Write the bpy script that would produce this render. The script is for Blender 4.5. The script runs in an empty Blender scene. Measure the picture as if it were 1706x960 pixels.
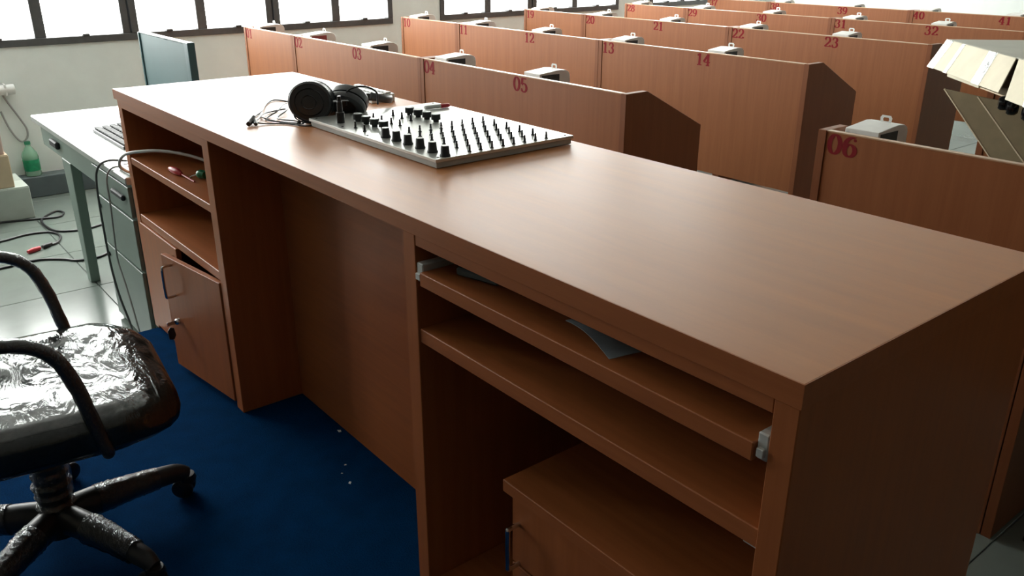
import bpy, bmesh, math, random
from mathutils import Vector, Matrix, Euler, noise

random.seed(7)
S = bpy.context.scene
COL = S.collection
PI = math.pi

# ------------------------------------------------------------------ camera
cam_d = bpy.data.cameras.new('camera')
cam = bpy.data.objects.new('camera', cam_d)
COL.objects.link(cam)
S.camera = cam
cam_d.sensor_fit = 'HORIZONTAL'
cam_d.sensor_width = 36.0
cam_d.lens = 36.0 * 1414.76 / 1706.0
cam_d.clip_start = 0.05
cam_d.clip_end = 100
CAMP = Vector((3.2701, -0.8148, 1.3884))
pit, yaw, rol = -0.3849, -0.8919, 0.0008
fwd = Vector((math.sin(yaw) * math.cos(pit), math.cos(yaw) * math.cos(pit), math.sin(pit)))
rgt = Vector((math.cos(yaw), -math.sin(yaw), 0))
up = rgt.cross(fwd)
r2 = rgt * math.cos(rol) + up * math.sin(rol)
u2 = up * math.cos(rol) - rgt * math.sin(rol)
m = Matrix((r2, u2, -fwd)).transposed().to_4x4()
m.translation = CAMP
cam.matrix_world = m

# ------------------------------------------------------------------ world / exposure
w = bpy.data.worlds.new('world')
S.world = w
w.use_nodes = True
w.node_tree.nodes['Background'].inputs['Color'].default_value = (0.93, 0.97, 1.0, 1)
w.node_tree.nodes['Background'].inputs['Strength'].default_value = 1.0
S.view_settings.view_transform = 'Standard'
S.view_settings.look = 'None'
S.view_settings.gamma = 1.0
S.view_settings.use_curve_mapping = False
S.view_settings.exposure = 0.0
PANE_STRENGTH = 17.0

# ------------------------------------------------------------------ materials
MATS = {}


def newmat(name):
    mt = bpy.data.materials.new(name)
    mt.use_nodes = True
    MATS[name] = mt
    nt = mt.node_tree
    return mt, nt, nt.nodes['Principled BSDF']


def plain(name, col, rough=0.5, metal=0.0, var=0.08, scale=30.0, bump=0.0, spec=0.5, coat=0.0, trans=0.0, alpha=1.0):
    mt, nt, b = newmat(name)
    tc = nt.nodes.new('ShaderNodeTexCoord')
    nz = nt.nodes.new('ShaderNodeTexNoise')
    nz.inputs['Scale'].default_value = scale
    nz.inputs['Detail'].default_value = 4
    nt.links.new(tc.outputs['Object'], nz.inputs['Vector'])
    cr = nt.nodes.new('ShaderNodeValToRGB')
    cr.color_ramp.elements[0].position = 0.3
    cr.color_ramp.elements[1].position = 0.7
    cr.color_ramp.elements[0].color = tuple(c * (1 - var) for c in col) + (1,)
    cr.color_ramp.elements[1].color = tuple(min(1, c * (1 + var)) for c in col) + (1,)
    nt.links.new(nz.outputs['Fac'], cr.inputs['Fac'])
    nt.links.new(cr.outputs['Color'], b.inputs['Base Color'])
    b.inputs['Roughness'].default_value = rough
    b.inputs['Metallic'].default_value = metal
    b.inputs['Specular IOR Level'].default_value = spec
    b.inputs['Coat Weight'].default_value = coat
    b.inputs['Transmission Weight'].default_value = trans
    b.inputs['Alpha'].default_value = alpha
    if bump:
        bp = nt.nodes.new('ShaderNodeBump')
        bp.inputs['Strength'].default_value = bump
        bp.inputs['Distance'].default_value = 0.004
        nt.links.new(nz.outputs['Fac'], bp.inputs['Height'])
        nt.links.new(bp.outputs['Normal'], b.inputs['Normal'])
    return mt


def wood(name, scl, col, rough=0.36, spec=0.5):
    """laminate with a fine grain that runs along the axis with the small scale"""
    mt, nt, b = newmat(name)
    tc = nt.nodes.new('ShaderNodeTexCoord')
    mp = nt.nodes.new('ShaderNodeMapping')
    mp.inputs['Scale'].default_value = scl
    nt.links.new(tc.outputs['Object'], mp.inputs['Vector'])
    nz = nt.nodes.new('ShaderNodeTexNoise')
    nz.inputs['Scale'].default_value = 1.0
    nz.inputs['Detail'].default_value = 6
    nz.inputs['Roughness'].default_value = 0.62
    nz.inputs['Distortion'].default_value = 0.25
    nt.links.new(mp.outputs['Vector'], nz.inputs['Vector'])
    cr = nt.nodes.new('ShaderNodeValToRGB')
    e = cr.color_ramp.elements
    e[0].position = 0.28
    e[1].position = 0.74
    e[0].color = (col[0] * 0.87, col[1] * 0.84, col[2] * 0.80, 1)
    e[1].color = (col[0] * 1.09, col[1] * 1.10, col[2] * 1.11, 1)
    nt.links.new(nz.outputs['Fac'], cr.inputs['Fac'])
    nt.links.new(cr.outputs['Color'], b.inputs['Base Color'])
    b.inputs['Specular IOR Level'].default_value = spec
    rr = nt.nodes.new('ShaderNodeMapRange')
    rr.inputs['To Min'].default_value = rough - 0.05
    rr.inputs['To Max'].default_value = rough + 0.06
    nt.links.new(nz.outputs['Fac'], rr.inputs['Value'])
    nt.links.new(rr.outputs['Result'], b.inputs['Roughness'])
    bp = nt.nodes.new('ShaderNodeBump')
    bp.inputs['Strength'].default_value = 0.06
    bp.inputs['Distance'].default_value = 0.001
    nt.links.new(nz.outputs['Fac'], bp.inputs['Height'])
    nt.links.new(bp.outputs['Normal'], b.inputs['Normal'])
    return mt


WC = (0.40, 0.128, 0.040)
wood('wood_x', (3, 60, 60), WC, 0.40, 0.35)
wood('wood_top', (2.5, 26, 60), (0.46, 0.175, 0.050), 0.42, 0.62)
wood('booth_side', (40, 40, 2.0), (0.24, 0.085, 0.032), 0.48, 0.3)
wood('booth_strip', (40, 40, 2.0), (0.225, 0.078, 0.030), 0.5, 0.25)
wood('booth_edge_sheen', (3, 40, 40), (0.52, 0.33, 0.20), 0.35)  # light edge banding, its pale tone also paints the window reflection
wood('wood_z', (45, 45, 2.2), WC, 0.42, 0.3)
wood('wood_y', (60, 3, 60), WC)
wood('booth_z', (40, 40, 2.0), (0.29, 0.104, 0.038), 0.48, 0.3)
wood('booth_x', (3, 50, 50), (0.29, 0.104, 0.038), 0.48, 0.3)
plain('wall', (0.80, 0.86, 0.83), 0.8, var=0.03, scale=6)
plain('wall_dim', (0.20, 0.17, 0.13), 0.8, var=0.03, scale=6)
plain('ceiling', (0.66, 0.66, 0.63), 0.9, var=0.02, scale=5)
plain('tile', (0.155, 0.185, 0.165), 0.2, var=0.05, scale=9)
plain('grout', (0.16, 0.17, 0.165), 0.9, var=0.1)
plain('frame', (0.085, 0.088, 0.090), 0.4, var=0.1)
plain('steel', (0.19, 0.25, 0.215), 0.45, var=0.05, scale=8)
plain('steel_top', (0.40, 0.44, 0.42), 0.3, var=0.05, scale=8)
plain('teal', (0.035, 0.09, 0.095), 0.55, var=0.06, scale=12)
plain('teal_edge', (0.035, 0.09, 0.10), 0.4, var=0.06, scale=12)
plain('black', (0.012, 0.013, 0.015), 0.4, var=0.2)
plain('black_gloss', (0.01, 0.011, 0.012), 0.12, var=0.2)
plain('black_soft', (0.018, 0.02, 0.022), 0.62, var=0.2, scale=60, bump=0.2)
plain('headphone_shell', (0.030, 0.036, 0.040), 0.36, var=0.15)  # black shells, lifted to greenish grey to paint the glare on them
plain('chair_plastic', (0.022, 0.024, 0.025), 0.42, var=0.15)
plain('chair_fabric', (0.05, 0.055, 0.052), 0.75, var=0.2, scale=120, bump=0.3)
plain('chrome', (0.62, 0.63, 0.64), 0.18, 1.0, var=0.04)
plain('rail_metal', (0.55, 0.56, 0.53), 0.5, 0.0, var=0.06)
plain('silver_panel', (0.64, 0.66, 0.63), 0.30, 0.6, var=0.03, scale=60)
plain('silver_edge', (0.42, 0.45, 0.44), 0.4, 0.2, var=0.03)
plain('white_plastic', (0.72, 0.74, 0.72), 0.35, var=0.03)
plain('white_card', (0.75, 0.75, 0.72), 0.4, var=0.04)
plain('box_dark', (0.035, 0.045, 0.05), 0.35, var=0.25, scale=50)
plain('box_red', (0.30, 0.06, 0.055), 0.4, var=0.2)
plain('number_red', (0.20, 0.010, 0.014), 0.8, spec=0.2, var=0.08)
plain('kraft', (0.22, 0.17, 0.095), 0.8, var=0.12, scale=14, bump=0.1)
plain('carton_cream', (0.60, 0.55, 0.41), 0.65, var=0.06, scale=12)
plain('carton_top', (0.36, 0.35, 0.28), 0.45, var=0.12, scale=5)
plain('carton_tan', (0.55, 0.44, 0.30), 0.75, var=0.08, scale=10)
plain('carton_pink', (0.56, 0.42, 0.36), 0.75, var=0.08, scale=10)
plain('carton_grey', (0.46, 0.52, 0.47), 0.7, var=0.06, scale=10)
plain('paper', (0.30, 0.35, 0.38), 0.7, var=0.1, scale=25)
plain('scrap', (0.8, 0.8, 0.78), 0.6, var=0.03)
plain('red_plastic', (0.50, 0.03, 0.04), 0.35, var=0.08)
plain('green_plastic', (0.02, 0.22, 0.09), 0.35, var=0.08)
plain('cable_grey', (0.34, 0.35, 0.34), 0.5, var=0.06)
plain('cable_white', (0.6, 0.61, 0.58), 0.45, var=0.06)
plain('cable_dark', (0.07, 0.075, 0.075), 0.5, var=0.06)
plain('curb', (0.10, 0.13, 0.14), 0.5, var=0.12, scale=8)


def carpet_mat():
    mt, nt, b = newmat('carpet_blue')
    tc = nt.nodes.new('ShaderNodeTexCoord')
    nz = nt.nodes.new('ShaderNodeTexNoise')
    nz.inputs['Scale'].default_value = 260
    nz.inputs['Detail'].default_value = 3
    n2 = nt.nodes.new('ShaderNodeTexNoise')
    n2.inputs['Scale'].default_value = 14
    n2.inputs['Detail'].default_value = 5
    for n in (nz, n2):
        nt.links.new(tc.outputs['Object'], n.inputs['Vector'])
    mx = nt.nodes.new('ShaderNodeMix')
    mx.data_type = 'FLOAT'
    mx.inputs[0].default_value = 0.45
    nt.links.new(nz.outputs['Fac'], mx.inputs[2])
    nt.links.new(n2.outputs['Fac'], mx.inputs[3])
    cr = nt.nodes.new('ShaderNodeValToRGB')
    cr.color_ramp.elements[0].position = 0.3
    cr.color_ramp.elements[1].position = 0.72
    cr.color_ramp.elements[0].color = (0.0004, 0.018, 0.064, 1)
    cr.color_ramp.elements[1].color = (0.0008, 0.036, 0.120, 1)
    nt.links.new(mx.outputs[0], cr.inputs['Fac'])
    nt.links.new(cr.outputs['Color'], b.inputs['Base Color'])
    b.inputs['Roughness'].default_value = 0.95
    b.inputs['Specular IOR Level'].default_value = 0.02
    bp = nt.nodes.new('ShaderNodeBump')
    bp.inputs['Strength'].default_value = 0.6
    bp.inputs['Distance'].default_value = 0.004
    nt.links.new(nz.outputs['Fac'], bp.inputs['Height'])
    nt.links.new(bp.outputs['Normal'], b.inputs['Normal'])


carpet_mat()


def film_mat(name, fac, scale, rough=0.12):
    """thin clear plastic film: mostly see-through with crinkled gloss"""
    mt, nt, b = newmat(name)
    nt.nodes.remove(b)
    out = nt.nodes['Material Output']
    tr = nt.nodes.new('ShaderNodeBsdfTransparent')
    tr.inputs['Color'].default_value = (0.86, 0.88, 0.87, 1)
    gl = nt.nodes.new('ShaderNodeBsdfGlossy')
    gl.inputs['Roughness'].default_value = rough
    gl.inputs['Color'].default_value = (0.9, 0.92, 0.92, 1)
    tc = nt.nodes.new('ShaderNodeTexCoord')
    mp = nt.nodes.new('ShaderNodeMapping')
    mp.inputs['Scale'].default_value = (1.0, 2.4, 1.0)
    mp.inputs['Rotation'].default_value = (0, 0, 0.7)
    nt.links.new(tc.outputs['Object'], mp.inputs['Vector'])
    vz = nt.nodes.new('ShaderNodeTexNoise')
    vz.inputs['Scale'].default_value = scale
    vz.inputs['Detail'].default_value = 5
    vz.inputs['Distortion'].default_value = 1.4
    nt.links.new(mp.outputs['Vector'], vz.inputs['Vector'])
    bp = nt.nodes.new('ShaderNodeBump')
    bp.inputs['Strength'].default_value = 0.5
    bp.inputs['Distance'].default_value = 0.02
    nt.links.new(vz.outputs['Fac'], bp.inputs['Height'])
    nt.links.new(bp.outputs['Normal'], gl.inputs['Normal'])
    fr = nt.nodes.new('ShaderNodeLayerWeight')
    fr.inputs['Blend'].default_value = fac
    nt.links.new(bp.outputs['Normal'], fr.inputs['Normal'])
    mx = nt.nodes.new('ShaderNodeMixShader')
    nt.links.new(fr.outputs['Fresnel'], mx.inputs[0])
    nt.links.new(tr.outputs[0], mx.inputs[1])
    nt.links.new(gl.outputs[0], mx.inputs[2])
    nt.links.new(mx.outputs[0], out.inputs['Surface'])


film_mat('plastic_film', 0.40, 6.5, 0.1)
film_mat('plastic_film_fine', 0.5, 70.0, 0.16)
film_mat('clear_tape', 0.5, 30.0, 0.15)


def pane_mat():
    mt, nt, b = newmat('lit_pane')
    b.inputs['Base Color'].default_value = (0.8, 0.85, 0.86, 1)
    b.inputs['Roughness'].default_value = 0.25
    b.inputs['Emission Color'].default_value = (0.98, 1.0, 0.965, 1)
    b.inputs['Emission Strength'].default_value = PANE_STRENGTH


pane_mat()


def bottle_mats():
    mt, nt, b = newmat('bottle_clear')
    b.inputs['Base Color'].default_value = (0.55, 0.85, 0.68, 1)
    b.inputs['Roughness'].default_value = 0.12
    b.inputs['Transmission Weight'].default_value = 0.7
    b.inputs['IOR'].default_value = 1.2
    plain('bottle_label', (0.015, 0.30, 0.14), 0.4, var=0.2, scale=40)
    plain('bottle_cap', (0.01, 0.20, 0.10), 0.4)


bottle_mats()

# ------------------------------------------------------------------ geometry helpers
ORG = {}


def bm_box(x0, x1, y0, y1, z0, z1, bev=0.0, bm=None, mat=None):
    own = bm is None
    b = bmesh.new()
    bmesh.ops.create_cube(b, size=1.0)
    for v in b.verts:
        v.co = Vector((x0 + (v.co.x + .5) * (x1 - x0), y0 + (v.co.y + .5) * (y1 - y0), z0 + (v.co.z + .5) * (z1 - z0)))
    if bev > 0:
        bmesh.ops.bevel(b, geom=list(b.edges), offset=bev, segments=1, affect='EDGES', profile=0.5)
    if mat is not None:
        b.transform(mat)
    if own:
        return b
    me = bpy.data.meshes.new('tmp')
    b.to_mesh(me)
    b.free()
    bm.from_mesh(me)
    bpy.data.meshes.remove(me)
    return bm


def bm_prism(pts, axis, a0, a1, bev=0.0):
    """polygon in the two other axes, extruded along 'axis'"""
    b = bmesh.new()

    def mk(p, a):
        if axis == 'x':
            return (a, p[0], p[1])
        if axis == 'y':
            return (p[0], a, p[1])
        return (p[0], p[1], a)
    v0 = [b.verts.new(mk(p, a0)) for p in pts]
    v1 = [b.verts.new(mk(p, a1)) for p in pts]
    n = len(pts)
    b.faces.new(v0)
    b.faces.new(list(reversed(v1)))
    for i in range(n):
        b.faces.new((v0[i], v1[i], v1[(i + 1) % n], v0[(i + 1) % n]))
    bmesh.ops.recalc_face_normals(b, faces=b.faces)
    if bev:
        bmesh.ops.bevel(b, geom=list(b.edges), offset=bev, segments=1, affect='EDGES', profile=0.5)
    return b


def catmull(P, n=6, closed=False):
    P = [Vector(p) for p in P]
    if len(P) < 3:
        return P
    out = []
    N = len(P)
    rng = range(N if closed else N - 1)
    for i in rng:
        p0 = P[(i - 1) % N] if (closed or i > 0) else P[0] * 2 - P[1]
        p1 = P[i]
        p2 = P[(i + 1) % N]
        p3 = P[(i + 2) % N] if (closed or i + 2 < N) else P[-1] * 2 - P[-2]
        for k in range(n):
            t = k / n
            out.append(0.5 * ((2 * p1) + (p2 - p0) * t + (2 * p0 - 5 * p1 + 4 * p2 - p3) * t * t + (3 * p1 - p0 - 3 * p2 + p3) * t ** 3))
    if not closed:
        out.append(P[-1])
    return out


def bm_tube(pts, r, seg=8, smooth_n=6, bm=None, flat=1.0, jitter=0.0):
    """round tube along points; r a number or one radius per control point"""
    b = bm or bmesh.new()
    P = catmull(pts, smooth_n) if smooth_n else [Vector(p) for p in pts]
    n = len(P)
    if not hasattr(r, '__len__'):
        R = [r] * n
    else:
        R = []
        for i in range(n):
            t = i / (n - 1) * (len(r) - 1)
            k = min(int(t), len(r) - 2)
            R.append(r[k] + (r[k + 1] - r[k]) * (t - k))
    T = []
    for i in range(n):
        T.append((P[min(i + 1, n - 1)] - P[max(i - 1, 0)]).normalized())
    nrm = T[0].orthogonal().normalized()
    if abs(T[0].z) < 0.9:
        nrm = (Vector((0, 0, 1)) - T[0] * T[0].z).normalized()
    rings = []
    for i in range(n):
        nrm = (nrm - T[i] * nrm.dot(T[i])).normalized()
        bi = T[i].cross(nrm)
        ring = []
        for k in range(seg):
            a = 2 * PI * k / seg
            rr = R[i] * (1 + (random.uniform(-jitter, jitter) if jitter else 0))
            ring.append(b.verts.new(P[i] + nrm * (rr * math.cos(a)) + bi * (rr * flat * math.sin(a))))
        rings.append(ring)
    for i in range(n - 1):
        for k in range(seg):
            b.faces.new((rings[i][k], rings[i][(k + 1) % seg], rings[i + 1][(k + 1) % seg], rings[i + 1][k]))
    b.faces.new(list(reversed(rings[0])))
    b.faces.new(rings[-1])
    return b


def bm_lathe(prof, seg=20, bm=None, mat=None):
    """profile of (radius, z) turned about z"""
    b = bmesh.new()
    rings = []
    for r, z in prof:
        if r < 1e-6:
            rings.append([b.verts.new((0, 0, z))])
        else:
            rings.append([b.verts.new((r * math.cos(2 * PI * k / seg), r * math.sin(2 * PI * k / seg), z)) for k in range(seg)])
    for i in range(len(rings) - 1):
        A, B = rings[i], rings[i + 1]
        for k in range(seg):
            k2 = (k + 1) % seg
            if len(A) == 1 and len(B) == 1:
                continue
            if len(A) == 1:
                b.faces.new((A[0], B[k2], B[k]))
            elif len(B) == 1:
                b.faces.new((A[k], A[k2], B[0]))
            else:
                b.faces.new((A[k], A[k2], B[k2], B[k]))
    if len(rings[0]) > 1:
        b.faces.new(list(reversed(rings[0])))
    if len(rings[-1]) > 1:
        b.faces.new(rings[-1])
    bmesh.ops.recalc_face_normals(b, faces=b.faces)
    if mat is not None:
        b.transform(mat)
    if bm is None:
        return b
    me = bpy.data.meshes.new('tmp')
    b.to_mesh(me)
    b.free()
    bm.from_mesh(me)
    bpy.data.meshes.remove(me)
    return bm


def rrect(hw, hd, r, n=6):
    pts = []
    for cx, cy, a0 in ((hw - r, hd - r, 0), (-hw + r, hd - r, PI / 2), (-hw + r, -hd + r, PI), (hw - r, -hd + r, 1.5 * PI)):
        for k in range(n + 1):
            a = a0 + PI / 2 * k / n
            pts.append((cx + r * math.cos(a), cy + r * math.sin(a)))
    return pts


def bm_loft(rings, cap=True):
    b = bmesh.new()
    R = [[b.verts.new(p) for p in ring] for ring in rings]
    n = len(R[0])
    for i in range(len(R) - 1):
        for k in range(n):
            b.faces.new((R[i][k], R[i][(k + 1) % n], R[i + 1][(k + 1) % n], R[i + 1][k]))
    if cap:
        b.faces.new(list(reversed(R[0])))
        b.faces.new(R[-1])
    bmesh.ops.recalc_face_normals(b, faces=b.faces)
    return b


def obj(name, bm, mat, parent=None, smooth=False, world=True):
    """link a bmesh as ONE mesh object; with a parent the world coordinates become local"""
    me = bpy.data.meshes.new(name)
    if parent is not None and world:
        bm.transform(Matrix.Translation(-ORG.get(parent.name, Vector())))
    bm.to_mesh(me)
    bm.free()
    me.materials.append(MATS[mat])
    if smooth:
        for p in me.polygons:
            p.use_smooth = True
        try:
            me.set_sharp_from_angle(angle=math.radians(40))
        except Exception:
            pass
    o = bpy.data.objects.new(name, me)
    COL.objects.link(o)
    if parent is not None:
        o.parent = parent
        ORG[o.name] = ORG.get(parent.name, Vector()) if world else Vector()
    return o


def inst(name, src, parent, loc, rot=(0, 0, 0), mat=None):
    """another object with the same mesh data"""
    o = bpy.data.objects.new(name, src.data)
    COL.objects.link(o)
    o.parent = parent
    o.location = loc
    o.rotation_euler = rot
    ORG[o.name] = Vector()
    return o


def tag(o, label, cat, group=None):
    o['label'] = label
    o['category'] = cat
    if group:
        o['group'] = group
    return o


def thing(name, label, cat, loc=(0, 0, 0), rotz=0.0, group=None):
    o = bpy.data.objects.new(name, None)
    COL.objects.link(o)
    o.location = loc
    o.rotation_euler = (0, 0, rotz)
    o.empty_display_size = 0.1
    ORG[o.name] = Vector(loc)
    tag(o, label, cat, group)
    return o


def single(name, bm, mat, label, cat, group=None, origin=None, smooth=False):
    """a thing that is one mesh, with its origin at its base"""
    if origin is not None:
        bm.transform(Matrix.Translation(-Vector(origin)))
    o = obj(name, bm, mat, smooth=smooth)
    if origin is not None:
        o.location = origin
        ORG[o.name] = Vector(origin)
    return tag(o, label, cat, group)


def struct(name, bm, mat, parent=None):
    o = obj(name, bm, mat, parent)
    if parent is None:
        o['kind'] = 'structure'
    return o


ZT = -0.156          # tiled floor; the carpeted platform is z = 0
H = 0.912            # console worktop
L, W = 2.804, 0.69
ZTOP = 0.886         # top of the booth panels
XW = -3.0            # window wall
Y0, Y1 = -4.4, 8.0   # room depth
XR = 9.5
ZC = 2.85

# ------------------------------------------------------------------ the room
fl = struct('floor', bm_box(XW - .2, XR + .2, Y0 - .2, Y1 + .2, ZT - .12, ZT - .006), 'grout')
TS = 0.60
tile_src = None
ox = 2.611 - TS * 10
ty0 = 0.03
for i in range(16):
    for j in range(-6, 14):
        x0 = ox + i * TS
        y0 = ty0 + j * TS
        if x0 + TS < XW or x0 > 5.0 or y0 + TS < -2.4 or y0 > 7.5:
            continue
        if tile_src is None:
            tile_src = obj('tile', bm_box(.002, TS - .002, .002, TS - .002, -.01, 0, .0012), 'tile', fl, world=False)
            tile_src.location = (x0, y0, ZT)
        else:
            inst('tile', tile_src, fl, (x0, y0, ZT))

struct('ceiling', bm_box(XW - .2, XR + .2, Y0 - .2, Y1 + .2, ZC, ZC + .1), 'ceiling')
struct('wall_back', bm_box(XW - .2, XR + .2, Y1, Y1 + .2, ZT - .05, ZC + .05), 'wall')
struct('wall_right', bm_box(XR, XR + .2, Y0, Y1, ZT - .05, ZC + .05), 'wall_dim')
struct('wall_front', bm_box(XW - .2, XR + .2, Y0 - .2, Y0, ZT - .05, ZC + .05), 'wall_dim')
# window wall with openings
ZS, ZH = 0.785, 2.52
wins = [(-1.17, 2.985), (3.455, 5.60), (6.06, 7.6), (-2.35, -1.55)]  # last opening is unseen, added and sized as fill for the shaded fronts
bmw = bm_box(XW - .2, XW, Y0, Y1, ZT - .05, ZS)
bm_box(XW - .2, XW, Y0, Y1, ZH, ZC + .05, bm=bmw)
edges = sorted([Y0] + [e for a in wins for e in a] + [Y1])
for k in range(0, len(edges), 2):
    bm_box(XW - .2, XW, edges[k], edges[k + 1], ZS, ZH, bm=bmw)
struct('wall_left', bmw, 'wall')
struct('baseboard_left', bm_box(XW, XW + .12, -2.6, Y1, ZT, -.022, .004), 'curb')

posts_of = {
    0: [(-0.66, 0), (-0.13, 1), (0.375, 0), (0.93, 1), (1.42, 0), (1.955, 1), (2.475, 0)],
    1: [(3.965, 0), (4.475, 1), (5.01, 0)],
    2: [(6.57, 0), (7.08, 1)],
    3: [(-1.95, 0)],
}
for k, (a, b) in enumerate(wins):
    f = bm_box(XW - .10, XW + .012, a, b, ZS, ZS + .045, .003)
    bm_box(XW - .10, XW + .012, a, b, ZH - .045, ZH, .003, bm=f)
    bm_box(XW - .10, XW + .012, a, a + .045, ZS + .045, ZH - .045, .003, bm=f)
    bm_box(XW - .10, XW + .012, b - .045, b, ZS + .045, ZH - .045, .003, bm=f)
    root = struct('window_%d' % (k + 1), f, 'frame')
    cuts = [a + .045]
    for (py, dbl) in posts_of[k]:
        hw = .052 if dbl else .034
        if dbl:
            obj('mullion', bm_box(XW - .09, XW + .006, py - hw, py - .004, ZS + .045, ZH - .045, .003), 'frame', root)
            obj('mullion', bm_box(XW - .09, XW + .014, py + .004, py + hw, ZS + .045, ZH - .045, .003), 'frame', root)
        else:
            obj('mullion', bm_box(XW - .09, XW + .006, py - hw, py + hw, ZS + .045, ZH - .045, .003), 'frame', root)
        cuts += [py - hw, py + hw]
    cuts.append(b - .045)
    for c in range(0, len(cuts), 2):
        obj('pane', bm_box(XW - .06, XW - .052, cuts[c] - .003, cuts[c + 1] + .003, ZS + .04, ZH - .04), 'lit_pane', root)
        mid = (cuts[c] + cuts[c + 1]) / 2
        obj('latch', bm_box(XW - .05, XW + .022, mid - .022, mid + .022, ZS + .045, ZS + .058, .003), 'frame', root)

# raised platform with blue carpet
struct('floor_platform', bm_box(0.06, 5.0, Y0 + .2, W + .02, ZT, -.008), 'curb')
single('carpet', bm_box(0.055, 5.0, Y0 + .2, W + .02, -.0075, 0, .002), 'carpet_blue',
       'blue carpet under the office chair and console', 'carpet', origin=(0, 0, -.0075))

# ------------------------------------------------------------------ console desk
cd = thing('console_desk', 'long brown wooden console desk with open shelves and knee space', 'desk', (L / 2, W / 2, 0))
BV = .0015
tt = obj('tabletop', bm_box(.0016, L - .0016, .0016, W - .0016, .8785, H, .0004), 'wood_top', cd)
for bx_ in ((0, L, 0, .0015), (0, L, W - .0015, W), (0, .0015, .0016, W - .0016), (L - .0015, L, .0016, W - .0016)):
    obj('edge_band', bm_box(*bx_, .878, H - .0002), 'wood_x', tt)
# side panels
obj('side_panel', bm_box(.022, .066, .004, W - .004, 0, .8775, BV), 'wood_z', cd)
obj('side_panel', bm_box(.845, .895, .002, W - .004, 0, .8775, BV), 'wood_z', cd)
obj('side_panel', bm_box(1.920, 1.962, .002, W - .004, 0, .8775, BV), 'wood_z', cd)
obj('side_panel', bm_box(2.766, 2.802, .002, W - .004, 0, .8775, BV), 'wood_z', cd)
# rails under the top, modesty panel, backs
obj('apron', bm_box(.0665, .8445, .003, .024, .852, .8775, BV), 'wood_x', cd)
obj('apron', bm_box(1.9625, 2.7655, .003, .024, .855, .8775, BV), 'wood_x', cd)
obj('modesty_panel', bm_box(.8955, 1.9195, .204, .222, 0.001, .8775, BV), 'wood_x', cd)
obj('back_panel', bm_box(.0665, .8445, W - .03, W - .012, 0.001, .8775, 0), 'wood_z', cd)
obj('back_panel', bm_box(1.9625, 2.7655, W - .03, W - .012, 0.001, .8775, 0), 'wood_z', cd)
# shelves
obj('shelf', bm_box(.0665, .8445, .006, W - .031, .650, .676, BV), 'wood_x', cd)
obj('shelf', bm_box(.0665, .8445, .006, W - .031, .435, .465, BV), 'wood_x', cd)
obj('shelf', bm_box(1.9625, 2.7655, .006, W - .031, .650, .680, BV), 'wood_x', cd)
obj('shelf', bm_box(.0665, .8445, .03, W - .031, .03, .05, BV), 'wood_x', cd)
obj('shelf', bm_box(1.9625, 2.7655, .03, W - .031, .03, .055, BV), 'wood_x', cd)
# sliding keyboard tray with its metal runners
tr = obj('keyboard_tray', bm_box(1.984, 2.748, -.004, .42, .780, .808, BV), 'wood_x', cd)
for x0, x1 in ((1.9630, 1.9836), (2.7484, 2.7650)):
    rb = bm_box(x0, x1, .004, .44, .783, .822, .002)
    bm_box(x0 + .003, x1 - .003, -.002, .02, .789, .802, .001, bm=rb)
    r_ = obj('runner', rb, 'rail_metal', tr)
obj('bracket', bm_box(2.735, 2.7655, .02, .05, .636, .6495, .001), 'rail_metal', cd)


# two cupboard doors, the right one ajar
def handle_bm(x, y0, z0, z1, out=.032, r=.0048):
    return bm_tube([(x, y0, z0), (x, y0 - out * .8, z0), (x, y0 - out, z0 + .012), (x, y0 - out, z1 - .012), (x, y0 - out * .8, z1), (x, y0, z1)], r, 8, 3)


d1 = obj('door', bm_box(.067, .452, -.001, .017, .022, .433, BV), 'wood_z', cd)
obj('handle', handle_bm(.425, 0, .285, .40), 'chrome', d1, smooth=True)
d2 = obj('door', bm_box(-.386, 0, -.009, .009, .022, .431, BV), 'wood_z', cd, world=False)
d2.location = Vector((.842, .006, 0)) - ORG[cd.name]
d2.rotation_euler = (0, 0, math.radians(7.5))
ORG[d2.name] = Vector()
hd = obj('handle', handle_bm(-.318, -.009, .300, .408), 'chrome', d2, smooth=True, world=False)
lk = bm_lathe([(0, 0), (.011, 0), (.011, .010), (.008, .014), (0, .014)], 14, mat=Matrix.Translation((-.322, -.009, .205)) @ Matrix.Rotation(PI / 2, 4, 'X'))
lk = obj('lock', lk, 'chrome', d2, smooth=True, world=False)
kb_ = bm_box(-.3235, -.3205, -.052, -.021, .198, .212, .0008)
kx = obj('key', kb_, 'chrome', d2, world=False)
kf = bm_prism([(-.006, .150), (.010, .146), (.018, .16), (.014, .186), (.002, .192), (-.008, .18)], 'x', -.326, -.322)
kf.transform(Matrix.Translation((0, -.045, 0)))
obj('key_fob', kf, 'black', d2, world=False)

# loose sheet and small things
pg = bmesh.new()
nx, ny = 8, 8
grid = []
for i in range(nx + 1):
    row = []
    for j in range(ny + 1):
        u, v = i / nx, j / ny
        p = Vector((2.471, .018, 0)).lerp(Vector((2.325, .062, 0)), u) + Vector((.065, .205, 0)) * v
        z = .8086 + .010 * math.sin(u * 3.1) * (1 - v) + .003 * math.sin(v * 5)
        row.append(pg.verts.new((p.x, p.y, z)))
    grid.append(row)
for i in range(nx):
    for j in range(ny):
        pg.faces.new((grid[i][j], grid[i + 1][j], grid[i + 1][j + 1], grid[i][j + 1]))
ps = single('paper_sheet', pg, 'paper', 'bluish grey printed paper sheet lying on the keyboard tray', 'paper', origin=(2.43, .12, .8085))
ps.modifiers.new('thick', 'SOLIDIFY').thickness = .0006
pg = bm_box(-.05, .05, -.11, .11, 0, .016, .004)
pg.transform(Matrix.Translation((2.06, .16, .8085)) @ Matrix.Rotation(.25, 4, 'Z'))
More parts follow.
